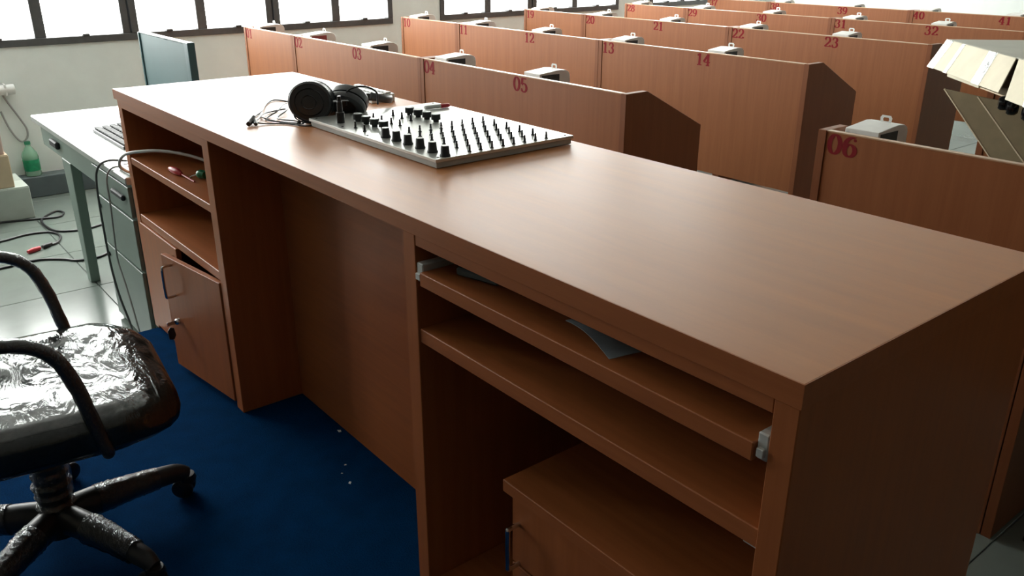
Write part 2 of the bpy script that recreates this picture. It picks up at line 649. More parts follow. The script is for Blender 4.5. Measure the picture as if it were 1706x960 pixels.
single('cloth_bundle', pg, 'curb', 'dark grey folded cloth at the back corner of the keyboard tray', 'cloth', origin=(2.06, .16, .8085))

# ------------------------------------------------------------------ drawer pedestal inside the right bay
pd = thing('drawer_pedestal', 'low brown drawer pedestal standing inside the console below the shelf', 'drawer unit', (2.455, .33, .0555))
obj('body', bm_box(2.190, 2.735, .075, .60, .0555, .392, BV), 'wood_z', pd)
obj('top_board', bm_box(2.172, 2.748, .048, .61, .3925, .420, BV), 'wood_x', pd)
for z0, z1 in ((.235, .388), (.062, .230)):
    dr = obj('drawer_front', bm_box(2.192, 2.733, .056, .0745, z0, z1, BV), 'wood_z', pd)
    if z0 > .2:
        obj('handle', bm_tube([(2.215, .056, .335), (2.215, .030, .335), (2.215, .026, .325), (2.215, .026, .25), (2.215, .030, .24), (2.215, .056, .24)], .005, 8, 3), 'chrome', dr, smooth=True)
    else:
        obj('handle', bm_tube([(2.215, .056, .20), (2.215, .030, .20), (2.215, .026, .19), (2.215, .026, .12), (2.215, .030, .11), (2.215, .056, .11)], .005, 8, 3), 'chrome', dr, smooth=True)

# ------------------------------------------------------------------ mixer panel
MZ = H + .001
mx = thing('mixer_panel', 'silver audio mixer panel covered in small black knobs on the console', 'mixer', (1.37, .452, MZ))
obj('face_plate', bm_box(1.054, 1.688, .240, .664, MZ + .014, MZ + .022, .001), 'silver_panel', mx)
obj('tray', bm_box(1.058, 1.684, .244, .660, MZ, MZ + .0138, .001), 'silver_edge', mx)
ZP = MZ + .022
pot = bm_lathe([(.0050, 0), (.0050, .0022), (.0032, .0024), (.0032, .010), (.0026, .0104), (.0026, .0170), (.0020, .0176), (0, .0176)], 8)
pot_src = obj('pot_shaft', pot, 'black', mx, smooth=True, world=False)
first = True
CX = [1.408, 1.459, 1.512, 1.566, 1.619, 1.671]
CY = [.347, .380, .413, .447, .481, .515, .550, .585]
spots = [(x, y) for x in CX for y in CY]
spots += [(1.180, .374), (1.228, .373), (1.270, .377), (1.306, .383), (1.170, .444), (1.220, .442), (1.268, .442), (1.259, .274), (1.313, .271)]
for (x, y) in spots:
    loc = Vector((x + random.uniform(-.001, .001), y, ZP)) - ORG[mx.name]
    if first:
        pot_src.location = loc
        first = False
    else:
        inst('pot_shaft', pot_src, mx, loc)
kn = bm_lathe([(.0130, 0), (.0130, .0025), (.0112, .005), (.0098, .0225), (.0085, .024), (0, .024)], 16)
kn_src = obj('knob', kn, 'black_soft', mx, smooth=True, world=False)
kw = bm_lathe([(.0080, 0), (.0080, .006), (.0132, .0062), (.0132, .020), (.0122, .021), (0, .021)], 16)
kw_src = obj('knob', kw, 'black_soft', mx, smooth=True, world=False)
cap = bm_lathe([(.0083, 0), (.0083, .0008), (0, .0008)], 14)
cap_src = None
capw_src = None
for i, x in enumerate(CX):
    loc = Vector((x, .277, ZP)) - ORG[mx.name]
    k = kn_src if i == 0 else inst('knob', kn_src, mx, loc)
    k.location = loc
    if cap_src is None:
        cap_src = obj('knob_cap', cap, 'silver_edge', k, smooth=True, world=False)
        cap_src.location = (0, 0, .024)
    else:
        inst('knob_cap', cap_src, k, (0, 0, .024))
capw = bm_lathe([(.0119, 0), (.0119, .0008), (0, .0008)], 14)
for i, (x, y) in enumerate([(1.180, .326), (1.227, .325), (1.271, .325), (1.316, .326), (1.186, .490), (1.230, .490), (1.273, .491), (1.318, .491)]):
    loc = Vector((x, y, ZP)) - ORG[mx.name]
    k = kw_src if i == 0 else inst('knob', kw_src, mx, loc)
    k.location = loc
    # stand-off collar under the wide knob keeps its skirt clear of the plate
    if capw_src is None:
        capw_src = obj('knob_cap', capw, 'silver_edge', k, smooth=True, world=False)
        capw_src.location = (0, 0, .021)
    else:
        inst('knob_cap', capw_src, k, (0, 0, .021))
ps_ = bm_lathe([(.0115, 0), (.0115, .028), (.008, .030), (.0075, .056), (.0055, .058), (.005, .072), (0, .072)], 14)
o = obj('jack_plug', ps_, 'black', mx, smooth=True, world=False)
o.location = Vector((1.166, .280, ZP)) - ORG[mx.name]
sc_src = None
for (x, y) in [(1.07, .256), (1.672, .256), (1.07, .648), (1.672, .648), (1.22, .256), (1.36, .252), (1.39, .565), (1.36, .62)]:
    loc = Vector((x, y, ZP)) - ORG[mx.name]
    if sc_src is None:
        sc_src = obj('screw', bm_lathe([(.0035, 0), (.003, .0012), (0, .0012)], 10), 'black', mx, smooth=True, world=False)
        sc_src.location = loc
    else:
        inst('screw', sc_src, mx, loc)

# ------------------------------------------------------------------ headphones
hp = thing('headphones', 'black over-ear headphones lying beside the mixer with a tangled cord', 'headphones', (1.05, .34, H))


def cup(center, nrm_, sx, sy, up_hint=(0, 0, 1)):
    n = Vector(nrm_).normalized()
    upv = Vector(up_hint)
    s = upv.cross(n).normalized()
    t = n.cross(s)
    M = Matrix((s, t, n)).transposed().to_4x4()
    M.translation = Vector(center)
    M = M @ Matrix.Diagonal((sx, sy, 1, 1))
    return M


M1 = cup((1.014, .270, H + .0600), (.74, -.66, .08), .064, .058)
c1 = obj('ear_cup', bm_lathe([(1.0, -.014), (1.0, .006), (.97, .012), (.90, .016), (.86, .0145), (.45, .020), (0, .022)], 32, mat=M1), 'headphone_shell', hp, smooth=True)
for rr_ in (.30, .62):
    obj('ridge', bm_lathe([(rr_, .0175 if rr_ > .5 else .0205), (rr_ + .03, .0195 if rr_ > .5 else .0222), (rr_ + .06, .0170 if rr_ > .5 else .0200)], 32, mat=M1), 'black_gloss', c1, smooth=True)
obj('trim_ring', bm_lathe([(1.005, .0045), (1.012, .0075), (.985, .0120), (.975, .0115)], 32, mat=M1), 'black_gloss', c1, smooth=True)
obj('ear_pad', bm_lathe([(.55, -.016), (.80, -.0145), (.98, -.018), (1.03, -.028), (.98, -.040), (.80, -.044), (.60, -.038), (.52, -.02)], 32, mat=M1), 'headphone_shell', hp, smooth=True)
M2 = cup((1.014, .388, H + .052), (.35, -.45, -.35), .062, .052)
c2 = obj('ear_cup', bm_lathe([(1.0, .014), (1.0, -.006), (.97, -.012), (.90, -.016), (.45, -.020), (0, -.022)], 32, mat=M2), 'headphone_shell', hp, smooth=True)
obj('ear_pad', bm_lathe([(.55, .016), (.80, .0145), (.98, .018), (1.03, .028), (.98, .038), (.80, .041), (.60, .036), (.52, .02)], 32, mat=M2), 'headphone_shell', hp, smooth=True)
obj('headband', bm_tube([(.985, .298, H + .07), (.93, .37, H + .055), (.885, .46, H + .04), (.90, .54, H + .03), (.96, .565, H + .03), (1.01, .52, H + .04), (1.03, .455, H + .06)], .011, 10, 6, flat=.35), 'black', hp, smooth=True)
obj('slider', bm_tube([(1.045, .300, H + .060), (1.062, .350, H + .062), (1.070, .400, H + .058)], .0025, 8, 4), 'chrome', hp, smooth=True)
obj('yoke', bm_tube([(1.065, .355, H + .048), (1.055, .365, H + .085), (1.075, .405, H + .098), (1.09, .44, H + .080), (1.095, .44, H + .045)], .0026, 8, 6), 'black', hp, smooth=True)
zc = H + .003
cord = bm_tube([(1.015, .262, H + .02), (1.0, .235, zc), (.96, .20, zc), (.90, .18, zc), (.86, .205, zc), (.83, .25, H + .012), (.76, .30, H + .016), (.66, .365, zc), (.60, .34, zc), (.66, .285, zc),
                (.77, .225, H + .006), (.86, .165, H + .010), (.93, .125, H + .008)], .0021, 7, 8)
obj('cord', cord, 'black', hp, smooth=True)
cord = bm_tube([(1.03, .255, H + .004), (.98, .225, H + .007), (.90, .215, zc), (.84, .27, H + .01), (.80, .285, H + .008), (.79, .245, zc), (.83, .20, H + .007), (.90, .155, H + .008), (.935, .13, H + .008), (.955, .155, zc),
                (.985, .20, zc), (1.05, .225, zc), (1.06, .25, zc)], .0021, 7, 8)
obj('cord', cord, 'black', hp, smooth=True)
cord = bm_tube([(.99, .255, H + .055), (.985, .235, H + .045), (.99, .228, H + .018), (1.02, .238, zc), (.95, .195, zc), (.87, .18, H + .006), (.80, .205, zc), (.85, .16, H + .004), (.93, .12, H + .010)], .0021, 7, 8)
obj('cord', cord, 'black', hp, smooth=True)
obj('plug', bm_tube([(.950, .105, H + .007), (.942, .112, H + .008), (.930, .124, H + .012), (.918, .136, H + .020)], [.0065, .0075, .0075, .005], 10, 3), 'black', hp, smooth=True)
obj('plug', bm_tube([(.962, .122, H + .0065), (.945, .128, H + .008), (.928, .134, H + .012)], [.005, .0065, .005], 10, 3), 'black', hp, smooth=True)

# ------------------------------------------------------------------ white keypad and marker behind the mixer
kp = thing('keypad', 'small off-white keypad with ribbed keys behind the headphones', 'keypad', (.745, .605, H))
obj('case', bm_prism([(.562, H), (.648, H), (.648, H + .026), (.562, H + .017)], 'x', .62, .848, .002), 'white_plastic', kp)
key_src = None
for i in range(9):
    for j in range(3):
        x = .638 + i * .0240
        y = .578 + j * .0255
        loc = Vector((x, y, H + .0182 + (y - .562) * .105)) - ORG[kp.name]
        if key_src is None:
            key_src = obj('key', bm_box(-.0095, .0095, -.0105, .0105, -.001, .0055, .0015), 'white_card', kp, world=False)
            key_src.location = loc
        else:
            inst('key', key_src, kp, loc)
mk = thing('marker_pen', 'white marker pen with a red cap on the far mixer edge', 'pen', (1.155, .600, ZP))
mm = Matrix.Translation((1.150, .565, ZP + .0065)) @ Matrix.Rotation(math.radians(84), 4, 'Z') @ Matrix.Rotation(PI / 2, 4, 'Y')
obj('barrel', bm_lathe([(.0045, 0), (.0062, .004), (.0062, .052), (0, .052)], 12, mat=mm), 'white_plastic', mk, smooth=True)
obj('cap', bm_lathe([(.0064, .052), (.0064, .078), (.004, .083), (0, .083)], 12, mat=mm), 'red_plastic', mk, smooth=True)

# ------------------------------------------------------------------ items on the left shelves
sd = thing('screwdriver', 'red-handled screwdriver lying on the upper console shelf', 'tool', (.48, .05, .6765))
obj('handle', bm_tube([(.375, .046, .6885), (.40, .048, .6885), (.43, .052, .6875), (.455, .055, .684)], [.008, .0115, .0115, .006], 10, 4), 'red_plastic', sd, smooth=True)
obj('shaft', bm_tube([(.455, .055, .684), (.56, .060, .6795)], .0028, 8, 0), 'red_plastic', sd, smooth=True)
tl = thing('green_connector', 'green plug on a short wire beside the red screwdriver', 'plug', (.53, .09, .6765))
obj('plug_body', bm_tube([(.520, .090, .693), (.532, .094, .693), (.552, .100, .693)], [.012, .0160, .012], 10, 3), 'green_plastic', tl, smooth=True)
obj('wire', bm_tube([(.520, .090, .693), (.495, .082, .683), (.485, .074, .6785), (.50, .066, .6785)], .002, 6, 6), 'cable_white', tl, smooth=True)
cb = bm_tube([(-.06, .09, .592), (-.03, .02, .600), (0.01, -.022, .640), (.08, -.018, .690), (.16, .02, .712), (.25, .07, .722), (.36, .13, .715), (.48, .18, .695), (.60, .22, .682), (.72, .26, .682)], .0055, 8, 6)
single('network_cable', cb, 'cable_white', 'pale grey cable reaching from the steel desk into the upper shelf', 'cable', smooth=True)

# scraps on the carpet
for i, (x, y, s) in enumerate([(1.183, .188, .008), (1.358, .113, .004), (1.445, .080, .006), (1.39, .085, .003)]):
    sb = bm_prism([(-s, -s * .4), (s * .7, -s * .6), (s, s * .3), (-s * .2, s * .7)], 'z', 0, .0015)
    sb.transform(Matrix.Rotation(i * 1.3, 4, 'Z'))
    lab = ['tiny white paper scrap on the carpet deepest in the knee space', 'tiny white paper scrap on the carpet, middle of the knee space',
           'tiny white paper scrap on the carpet nearest the drawer bay', 'smallest white paper speck on the carpet in the knee space'][i]
    o = single('paper_scrap', sb, 'scrap', lab, 'paper', 'paper scraps on the carpet')
    o.location = (x, y, .0003)

# ------------------------------------------------------------------ office chair
CXc, CYc = 1.25, -.60
ch = thing('office_chair', 'dark office chair wrapped in clear crinkled plastic on the blue carpet', 'chair', (CXc, CYc, 0))


def c3(x, y, z):
    return (CXc + x, CYc + y, z)


def seat_rings(off, n=9, jit=0.0):
    prof = [(.055, .382), (.022, .388), (.004, .402), (0, .425), (.003, .448), (.016, .464), (.045, .474), (.10, .478), (.17, .474), (.235, .470)]
    rings = []
    for ins, z in prof:
        hw, hd = .280 - ins + off, .287 - ins + off
        rr = max(.012, .15 - ins * .55)
        ring = []
        for (px, py) in rrect(hw, hd, min(rr, hw - .002, hd - .002), n):
            zz = z + (off if z > .43 else -off if z < .40 else 0)
            # waterfall front edge
            if py > .15:
                zz -= (py - .15) ** 2 * 1.3
            p = Vector((px, py, zz))
            if jit:
                nv = noise.noise(Vector((px * 16 + 3, py * 30, zz * 22))) + .6 * noise.noise(Vector((px * 45, py * 38 + 9, zz * 40)))
                d = Vector((px, py, (zz - .425) * 6)).normalized()
                p += d * (jit * nv)
            ring.append(c3(p.x + .002, p.y, p.z))
        rings.append(ring)
    return rings


def refine(rings, k=3):
    out = []
    for i in range(len(rings) - 1):
        for t in range(k):
            u = t / k
            out.append([tuple(a + (b - a) * u for a, b in zip(p, q)) for p, q in zip(rings[i], rings[i + 1])])
    out.append(rings[-1])
    return out


st = obj('seat', bm_loft(seat_rings(0)), 'chair_fabric', ch, smooth=True)
wr = bm_loft(refine(seat_rings(.004, 16), 4))
for v in wr.verts:
    p = v.co
    nv = noise.noise(Vector((p.x * 14 + p.y * 6, p.y * 9 - p.x * 5, p.z * 14))) + .55 * noise.noise(Vector((p.x * 38 + 5, p.y * 30, p.z * 36)))
    d = Vector((p.x - CXc, p.y - CYc, (p.z - .425) * 9)).normalized()
    v.co = p + d * (.0035 * (nv + .5))
obj('plastic_wrap', wr, 'plastic_film', st, smooth=True)
# underside plate, column
obj('seat_plate', bm_box(CXc - .13, CXc + .13, CYc - .13, CYc + .13, .348, .3815, .01), 'chair_plastic', ch)
co = obj('gas_column', bm_lathe([(.040, .085), (.040, .125), (.036, .130), (.034, .26), (.030, .265), (.028, .349)], 20, mat=Matrix.Translation((CXc, CYc, 0))), 'chair_plastic', ch, smooth=True)
prof = [(.0405 + .004 * math.sin(i * 2.1) + .002 * math.cos(i * 5.3), .128 + i * .0095) for i in range(22)]
wc = bmesh.new()
prev = None
for (r, z) in prof:
    ring = [wc.verts.new((CXc + (r + .004 * noise.noise(Vector((k * .8, z * 60, 2)))) * math.cos(2 * PI * k / 24), CYc + r * math.sin(2 * PI * k / 24), z)) for k in range(24)]
    if prev:
        for k in range(24):
            wc.faces.new((prev[k], prev[(k + 1) % 24], ring[(k + 1) % 24], ring[k]))
    prev = ring
obj('plastic_wrap', wc, 'plastic_film_fine', co, smooth=True)
# five-star base
obj('hub', bm_lathe([(.030, .055), (.052, .062), (.058, .085), (.052, .112), (.042, .122), (0, .122)], 22, mat=Matrix.Translation((CXc, CYc, 0))), 'chair_plastic', ch, smooth=True)
wheel_src = None
for k, a in enumerate((103, 31, -41, -113, 175)):
    ra = math.radians(a)
    ca, sa = math.cos(ra), math.sin(ra)

    def pt(r, z, t=0.0):
        return c3(ca * r - sa * t, sa * r + ca * t, z)
    lg = obj('leg', bm_tube([pt(.02, .098), pt(.10, .100), pt(.20, .092), pt(.285, .082), pt(.318, .066)], [.040, .037, .030, .026, .020], 12, 5, flat=.85), 'chair_plastic', ch, smooth=True)
    w0 = .09 + .02 * (k % 2)
    wl = bm_tube([pt(w0, .100), pt(w0 + .04, .098), pt(w0 + .08, .095), pt(w0 + .12, .091), pt(w0 + .15, .087)], [.0395, .0380, .0345, .0325, .0305], 16, 8, flat=.88, jitter=.05)
    obj('plastic_wrap', wl, 'plastic_film_fine', lg, smooth=True)
    cs = obj('caster', bm_lathe([(0, .068), (.020, .066), (.024, .052), (.020, .042), (.008, .040), (0, .040)], 14, mat=Matrix.Translation(pt(.318, 0))), 'black', ch, smooth=True)
    ang = ra + .9 + k * .7
    ax = Vector((math.cos(ang), math.sin(ang), 0))
    bx = Vector((-ax.y, ax.x, 0))
    for s in (-1, 1):
        cpos = Vector(pt(.318, .0285)) + bx * .012 + ax * (s * .014)
        Mw = Matrix.Translation(cpos) @ Matrix.Rotation(ang, 4, 'Z') @ Matrix.Rotation(PI / 2, 4, 'Y')
        obj('wheel', bm_lathe([(0, -.009), (.022, -.009), (.0275, -.005), (.028, 0), (.0275, .005), (.022, .009), (0, .009)], 18, mat=Mw), 'black', cs, smooth=True)
# armrest loops
for s in (-1, 1):
    X = s * .295 - .015
    pts = [c3(X * .55, .12, .372), c3(X * .86, .12, .374), c3(X, .118, .398), c3(X, .105, .46), c3(X, .085, .56), c3(X, .055, .635), c3(X, -.0, .672), c3(X, -.10, .682), c3(X, -.20, .684), c3(X, -.265, .668), c3(X * .97, -.29, .62), c3(X * .9, -.285, .52), c3(X * .8, -.25, .42), c3(X * .6, -.2, .372)]
    am = obj('armrest', bm_tube(pts, .0130, 12, 6), 'chair_plastic', ch, smooth=True)
    wl = bm_tube(pts[2:10], .0150, 14, 7, jitter=.06)
    obj('plastic_wrap', wl, 'plastic_film_fine', am, smooth=True)
# backrest (behind the left edge of the picture)
rg = []
for ins, y in ((.05, -.385), (.012, -.378), (0, -.36), (.004, -.335), (.03, -.318)):
    ring = []
    for px, pz in rrect(.23 - ins, .23 - ins, .11 - ins * .5, 6):
        ring.append(c3(px - .0, y + .22 * px * px - (pz) * .16, .82 + pz))
    rg.append(ring)
bk = obj('backrest', bm_loft(rg), 'chair_fabric', ch, smooth=True)
obj('back_bar', bm_tube([c3(0, -.10, .362), c3(0, -.25, .360), c3(0, -.345, .40), c3(0, -.365, .52), c3(0, -.375, .70)], .018, 10, 5, flat=1.8), 'chair_plastic', ch, smooth=True)

ch.rotation_euler = (0, 0, math.radians(-7))

# ------------------------------------------------------------------ numerals


def arc(cx, cy, rx, ry, a0, a1, n=14):
    return [(cx + rx * math.cos(math.radians(a0 + (a1 - a0) * i / n)), cy + ry * math.sin(math.radians(a0 + (a1 - a0) * i / n))) for i in range(n + 1)]


GL = {
    '0': [arc(.31, .5, .22, .46, 90, 450, 28)],
    '1': [[(.33, .02), (.33, .98)], [(.33, .95), (.25, .86), (.14, .80)], [(.13, .03), (.53, .03)]],
    '2': [arc(.30, .70, .21, .27, 165, -30, 14) + [(.38, .42), (.22, .22), (.09, .06)], [(.08, .07), (.54, .07)], [(.53, .05), (.56, .20)], arc(.13, .73, .035, .035, 0, 360, 8)],
    '3': [arc(.29, .74, .19, .22, 150, -85, 12), arc(.29, .27, .225, .25, 88, -155, 14), arc(.12, .77, .03, .03, 0, 360, 8), arc(.10, .23, .03, .03, 0, 360, 8)],
    '4': [[(.40, .02), (.40, .98)], [(.40, .96), (.22, .64), (.05, .32)], [(.05, .30), (.58, .30)], [(.24, .03), (.54, .03)]],
    '5': [[(.15, .94), (.50, .94)], [(.15, .95), (.12, .52)], arc(.29, .31, .22, .29, 140, -150, 16), arc(.11, .20, .03, .03, 0, 360, 8)],
    '6': [arc(.31, .32, .21, .29, 90, 450, 24), arc(.40, .50, .31, .46, 205, 75, 12), arc(.49, .84, .03, .03, 0, 360, 8)],
    '7': [[(.08, .93), (.56, .93)], [(.09, .96), (.07, .74)], [(.55, .93), (.38, .55), (.28, .25), (.27, .02)]],
    '8': [arc(.31, .74, .18, .22, 90, 450, 22), arc(.31, .27, .22, .25, 90, 450, 24)],
    '9': [arc(.31, .68, .21, .29, 90, 450, 24), arc(.22, .50, .31, .46, 25, -105, 12), arc(.13, .16, .03, .03, 0, 360, 8)],
}


def number_bm(txt, height, thin=.085, thick=.195):
    b = bmesh.new()
    adv = .64
    tot = adv * len(txt)
    lay = 0
    for ci, c in enumerate(txt):
        for st_ in GL[c]:
            lay += 1
            n = len(st_)
            closed = (abs(st_[0][0] - st_[-1][0]) + abs(st_[0][1] - st_[-1][1])) < 1e-6
            Lq, Rq = [], []
            for i in range(n):
                if closed:
                    p0, p1 = st_[(i - 1) % (n - 1)], st_[(i + 1) % (n - 1)]
                else:
                    p0, p1 = st_[max(i - 1, 0)], st_[min(i + 1, n - 1)]
                dx, dy = p1[0] - p0[0], p1[1] - p0[1]
                ln = math.hypot(dx, dy) or 1
                wd = thin + (thick - thin) * (abs(dy) / ln) ** 1.4
                if n == 9 and closed:
                    wd = .07
                nx_, ny_ = -dy / ln * wd / 2, dx / ln * wd / 2
                x, y = st_[i]
                z = lay * .00004
                for lst, s in ((Lq, 1), (Rq, -1)):
                    lst.append(b.verts.new((((x + s * nx_) + ci * adv - tot / 2) * height * 1.28, -z, (y + s * ny_ - .5) * height)))
            for i in range(n - 1):
                b.faces.new((Lq[i], Rq[i], Rq[i + 1], Lq[i + 1]))
    bmesh.ops.recalc_face_normals(b, faces=b.faces)
    for f in b.faces:
        if f.normal.y > 0:
            f.normal_flip()
    return b


# ------------------------------------------------------------------ booths
PT = .020    # panel thickness
ZB = .285    # lower edge of the front boards
NOFF = .075
mesh_cache = {}


def cached(key, name, make, mat, root, smooth=False):
    if key in mesh_cache:
        o = inst(name, mesh_cache[key], root, (0, 0, 0))
    else:
        o = obj(name, make(), mat, root, smooth=smooth, world=False)
        mesh_cache[key] = o
    return o


def side_prof():
    return [(0, ZT), (.435, ZT), (.435, .723), (.112, ZTOP), (0, ZTOP)]


def booth(x0, x1, y, nums, label):
    """one booth unit: local frame starts at its front left foot"""
    wd = x1 - x0
    rt = thing('booth_unit', label, 'booth', (x0, y, ZT), 0, 'numbered wooden booths in rows')
    Z = lambda z: z - ZT
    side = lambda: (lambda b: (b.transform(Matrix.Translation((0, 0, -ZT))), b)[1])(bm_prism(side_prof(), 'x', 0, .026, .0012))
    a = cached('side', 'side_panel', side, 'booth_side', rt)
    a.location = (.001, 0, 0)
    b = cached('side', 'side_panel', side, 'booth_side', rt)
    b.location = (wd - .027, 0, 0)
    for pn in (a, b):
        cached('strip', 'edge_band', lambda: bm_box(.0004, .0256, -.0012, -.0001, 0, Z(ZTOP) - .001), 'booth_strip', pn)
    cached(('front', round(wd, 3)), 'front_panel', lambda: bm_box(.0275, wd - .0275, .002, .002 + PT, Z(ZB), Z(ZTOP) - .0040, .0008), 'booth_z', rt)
    cached(('edge', round(wd, 3)), 'edge_band', lambda: bm_box(.0275, wd - .0275, .0015, .0025 + PT, Z(ZTOP) - .0038, Z(ZTOP) + .0002, .0006), 'booth_edge_sheen', rt)  # pale top banding with the window sheen put into its colour
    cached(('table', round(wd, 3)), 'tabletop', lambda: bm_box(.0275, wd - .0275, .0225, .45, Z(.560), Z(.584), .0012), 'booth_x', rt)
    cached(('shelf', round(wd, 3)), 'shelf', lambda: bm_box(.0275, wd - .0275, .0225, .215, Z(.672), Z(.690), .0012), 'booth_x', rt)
    if wd > 1:
        mid = bm_prism([(.0225, Z(.5845)), (.40, Z(.5845)), (.40, Z(.6715)), (.0225, Z(.6715))], 'x', wd / 2 - .009, wd / 2 + .009)
        obj('divider', mid, 'booth_z', rt, world=False)
    for n_, nx_ in nums:
        o = obj('number', number_bm(n_, .059), 'number_red', rt, world=False)
        o.location = (nx_, .0015, Z(.850))
        o['label'] = 'red painted numeral ' + n_
    return rt


ROWS = [
    (1.455, 0.00, ['01', '02', '03', '04', '05']),
    (2.697, -.06, ['10', '11', '12', '13', '14']),
    (3.932, -.11, ['19', '20', '21', '22', '23']),
    (5.120, -.10, ['28', '29', '30', '31', '32']),
    (6.345, -.14, ['37', '38', '39', '40', '41']),
]
SEAMS = [-2.345, -1.625, -.240, 1.115]
seat_spots = []
rown = ['nearest row', 'second row', 'third row', 'fourth row', 'farthest row']
for ri, (y, dx, nn) in enumerate(ROWS):
    s = [v + dx for v in SEAMS]
    booth(s[0], s[1], y, [(nn[0], NOFF + .003)], 'single wooden booth with numeral %s by the window, %s' % (nn[0], rown[ri]))
    booth(s[1], s[2], y, [(nn[1], NOFF), (nn[2], NOFF + .695)], 'double wooden booth with numerals %s and %s, middle of the %s' % (nn[1], nn[2], rown[ri]))
    booth(s[2], s[3], y, [(nn[3], NOFF), (nn[4], NOFF + .675)], 'double wooden booth with numerals %s and %s, aisle end of the %s' % (nn[3], nn[4], rown[ri]))
    for k, xx in enumerate((s[0] + NOFF, s[1] + NOFF, s[1] + NOFF + .695, s[2] + NOFF, s[2] + NOFF + .675)):
        seat_spots.append((xx, y, nn[k], ri))
booth(1.900, 2.572, 1.447, [('06', .082)], 'dark wooden booth board numbered 06 right behind the console')
booth(2.573, 3.95, 1.447, [], 'dark wooden booth glimpsed past the near end of the console')
seat_spots.append((1.982, 1.447, '06', 0))
booth(1.840, 2.542, 2.690, [], 'wooden booth carrying the cream carton, behind the leaning cardboard sheets')

# ------------------------------------------------------------------ headset boxes on the booth shelves


def hb_body():
    # white card sleeve with a rounded rear top edge
    pr = [(0, 0), (.165, 0), (.165, .188), (.158, .202), (.140, .211), (.110, .214), (0, .204)]
    return bm_prism(pr, 'x', -.058, .046, .0015)


hb_src = {}


ORD = ['first', 'second', 'third', 'fourth', 'fifth']


def where_of(nm, ri, k):
    if nm == '06':
        return 'behind the dark board right of the aisle'
    return '%s from the window, %s' % (ORD[k % 5], rown[ri])


def hbox(x, y, nm, ri, k):
    rt = thing('headset_box', 'white card headset box with hang tab, %s' % where_of(nm, ri, k), 'box', (x, y + .032 + .012, .6905), 0, 'headset boxes on the booth shelves')
    rz = random.uniform(-.06, .06) if nm != '06' else .0
    rt.rotation_euler = (0, 0, rz)

    def put(key, name, make, mat):
        if key in hb_src:
            return inst(name, hb_src[key], rt, (0, 0, 0))
        o = obj(name, make(), mat, rt, world=False)
        hb_src[key] = o
        return o
    put('body', 'sleeve', hb_body, 'white_card')
    red = nm in ('02',)
    put('win' + str(red), 'window', lambda: bm_box(.0462, .0476, .010, .105, .06, .198, .0004), 'box_red' if red else 'box_dark')
    put('win2', 'back_print', lambda: bm_box(-.050, .038, -.0016, -.0002, .05, .185, .0004), 'box_dark')

    def tab():
        b = bmesh.new()
        out = [(-.016, .0), (.016, 0), (.018, .016), (.013, .023), (-.013, .023), (-.018, .016)]
        inn = [(-.008, .006), (.008, .006), (.010, .012), (.007, .017), (-.007, .017), (-.010, .012)]
        fr = []
        for yy in (0, .0012):
            fr.append(([b.verts.new((p[0], .115 + yy, .2105 + p[1])) for p in out], [b.verts.new((p[0], .115 + yy, .2105 + p[1])) for p in inn]))
        n = 6
        for (o_, i_), fl_ in ((fr[0], 0), (fr[1], 1)):
            for q in range(n):
                f = (o_[q], o_[(q + 1) % n], i_[(q + 1) % n], i_[q])
                b.faces.new(f if not fl_ else tuple(reversed(f)))
        for idx in (0, 1):
            A, B = fr[0][idx], fr[1][idx]
            for q in range(n):
                b.faces.new((A[q], B[q], B[(q + 1) % n], A[(q + 1) % n]))
        bmesh.ops.recalc_face_normals(b, faces=b.faces)
        return b
    put('tab', 'hang_tab', tab, 'white_plastic')


for k, (x, y, nm, ri) in enumerate(seat_spots):
    hbox(x + .030 + (random.uniform(-.004, .02) if nm != '06' else .005), y, nm, ri, k)

# ------------------------------------------------------------------ cartons on the far right booth
ct = thing('carton', 'cream cardboard carton with drooping taped flaps lying on the booth', 'carton', (2.15, 2.86, ZTOP))
RZ = Matrix.Translation((1.60, 2.81, ZTOP + .0015)) @ Matrix.Rotation(math.radians(-44), 4, 'Z')


def cbox(*a, **k):
    b = bm_box(*a, **k)
    b.transform(RZ)
    return b


obj('base_board', cbox(.02, .98, .015, .47, 0, .005), 'carton_tan', ct)
obj('front_board', cbox(.03, .335, .010, .0148, .0, .128), 'carton_cream', ct)
obj('back_board', cbox(.02, .98, .4705, .476, 0, .135), 'carton_cream', ct)
obj('end_board', cbox(.014, .0195, .0152, .470, 0, .135), 'carton_cream', ct)
obj('lid', cbox(.0, .99, .0, .485, .136, .144, .002), 'carton_top', ct)


def flap(x0, x1, sk0, sk1, ang, ln, tapes=()):
    Mf = RZ @ Matrix.Translation((0, -.004, .142)) @ Matrix.Rotation(math.radians(ang), 4, 'X')
    b = bm_prism([(x0, 0), (x1, 0), (x1 + sk1, -ln), (x0 + sk0, -ln * .98)], 'z', -.002, .002, .0008)
    b.transform(Mf)
    f = obj('flap', b, 'carton_cream', ct)
    for t0, t1 in tapes:
        k0 = sk0 + (sk1 - sk0) * (t0 - x0) / (x1 - x0)
        b = bm_prism([(t0, 0), (t1, 0), (t1 + k0, -ln), (t0 + k0, -ln)], 'z', .0024, .0030)
        b.transform(Mf)
        obj('tape', b, 'clear_tape', f)


flap(.0, .61, .015, .07, 58, .125, tapes=((.0, .07), (.16, .19), (.40, .47)))
flap(.63, .97, .12, .12, 58, .14, tapes=((.76, .84),))


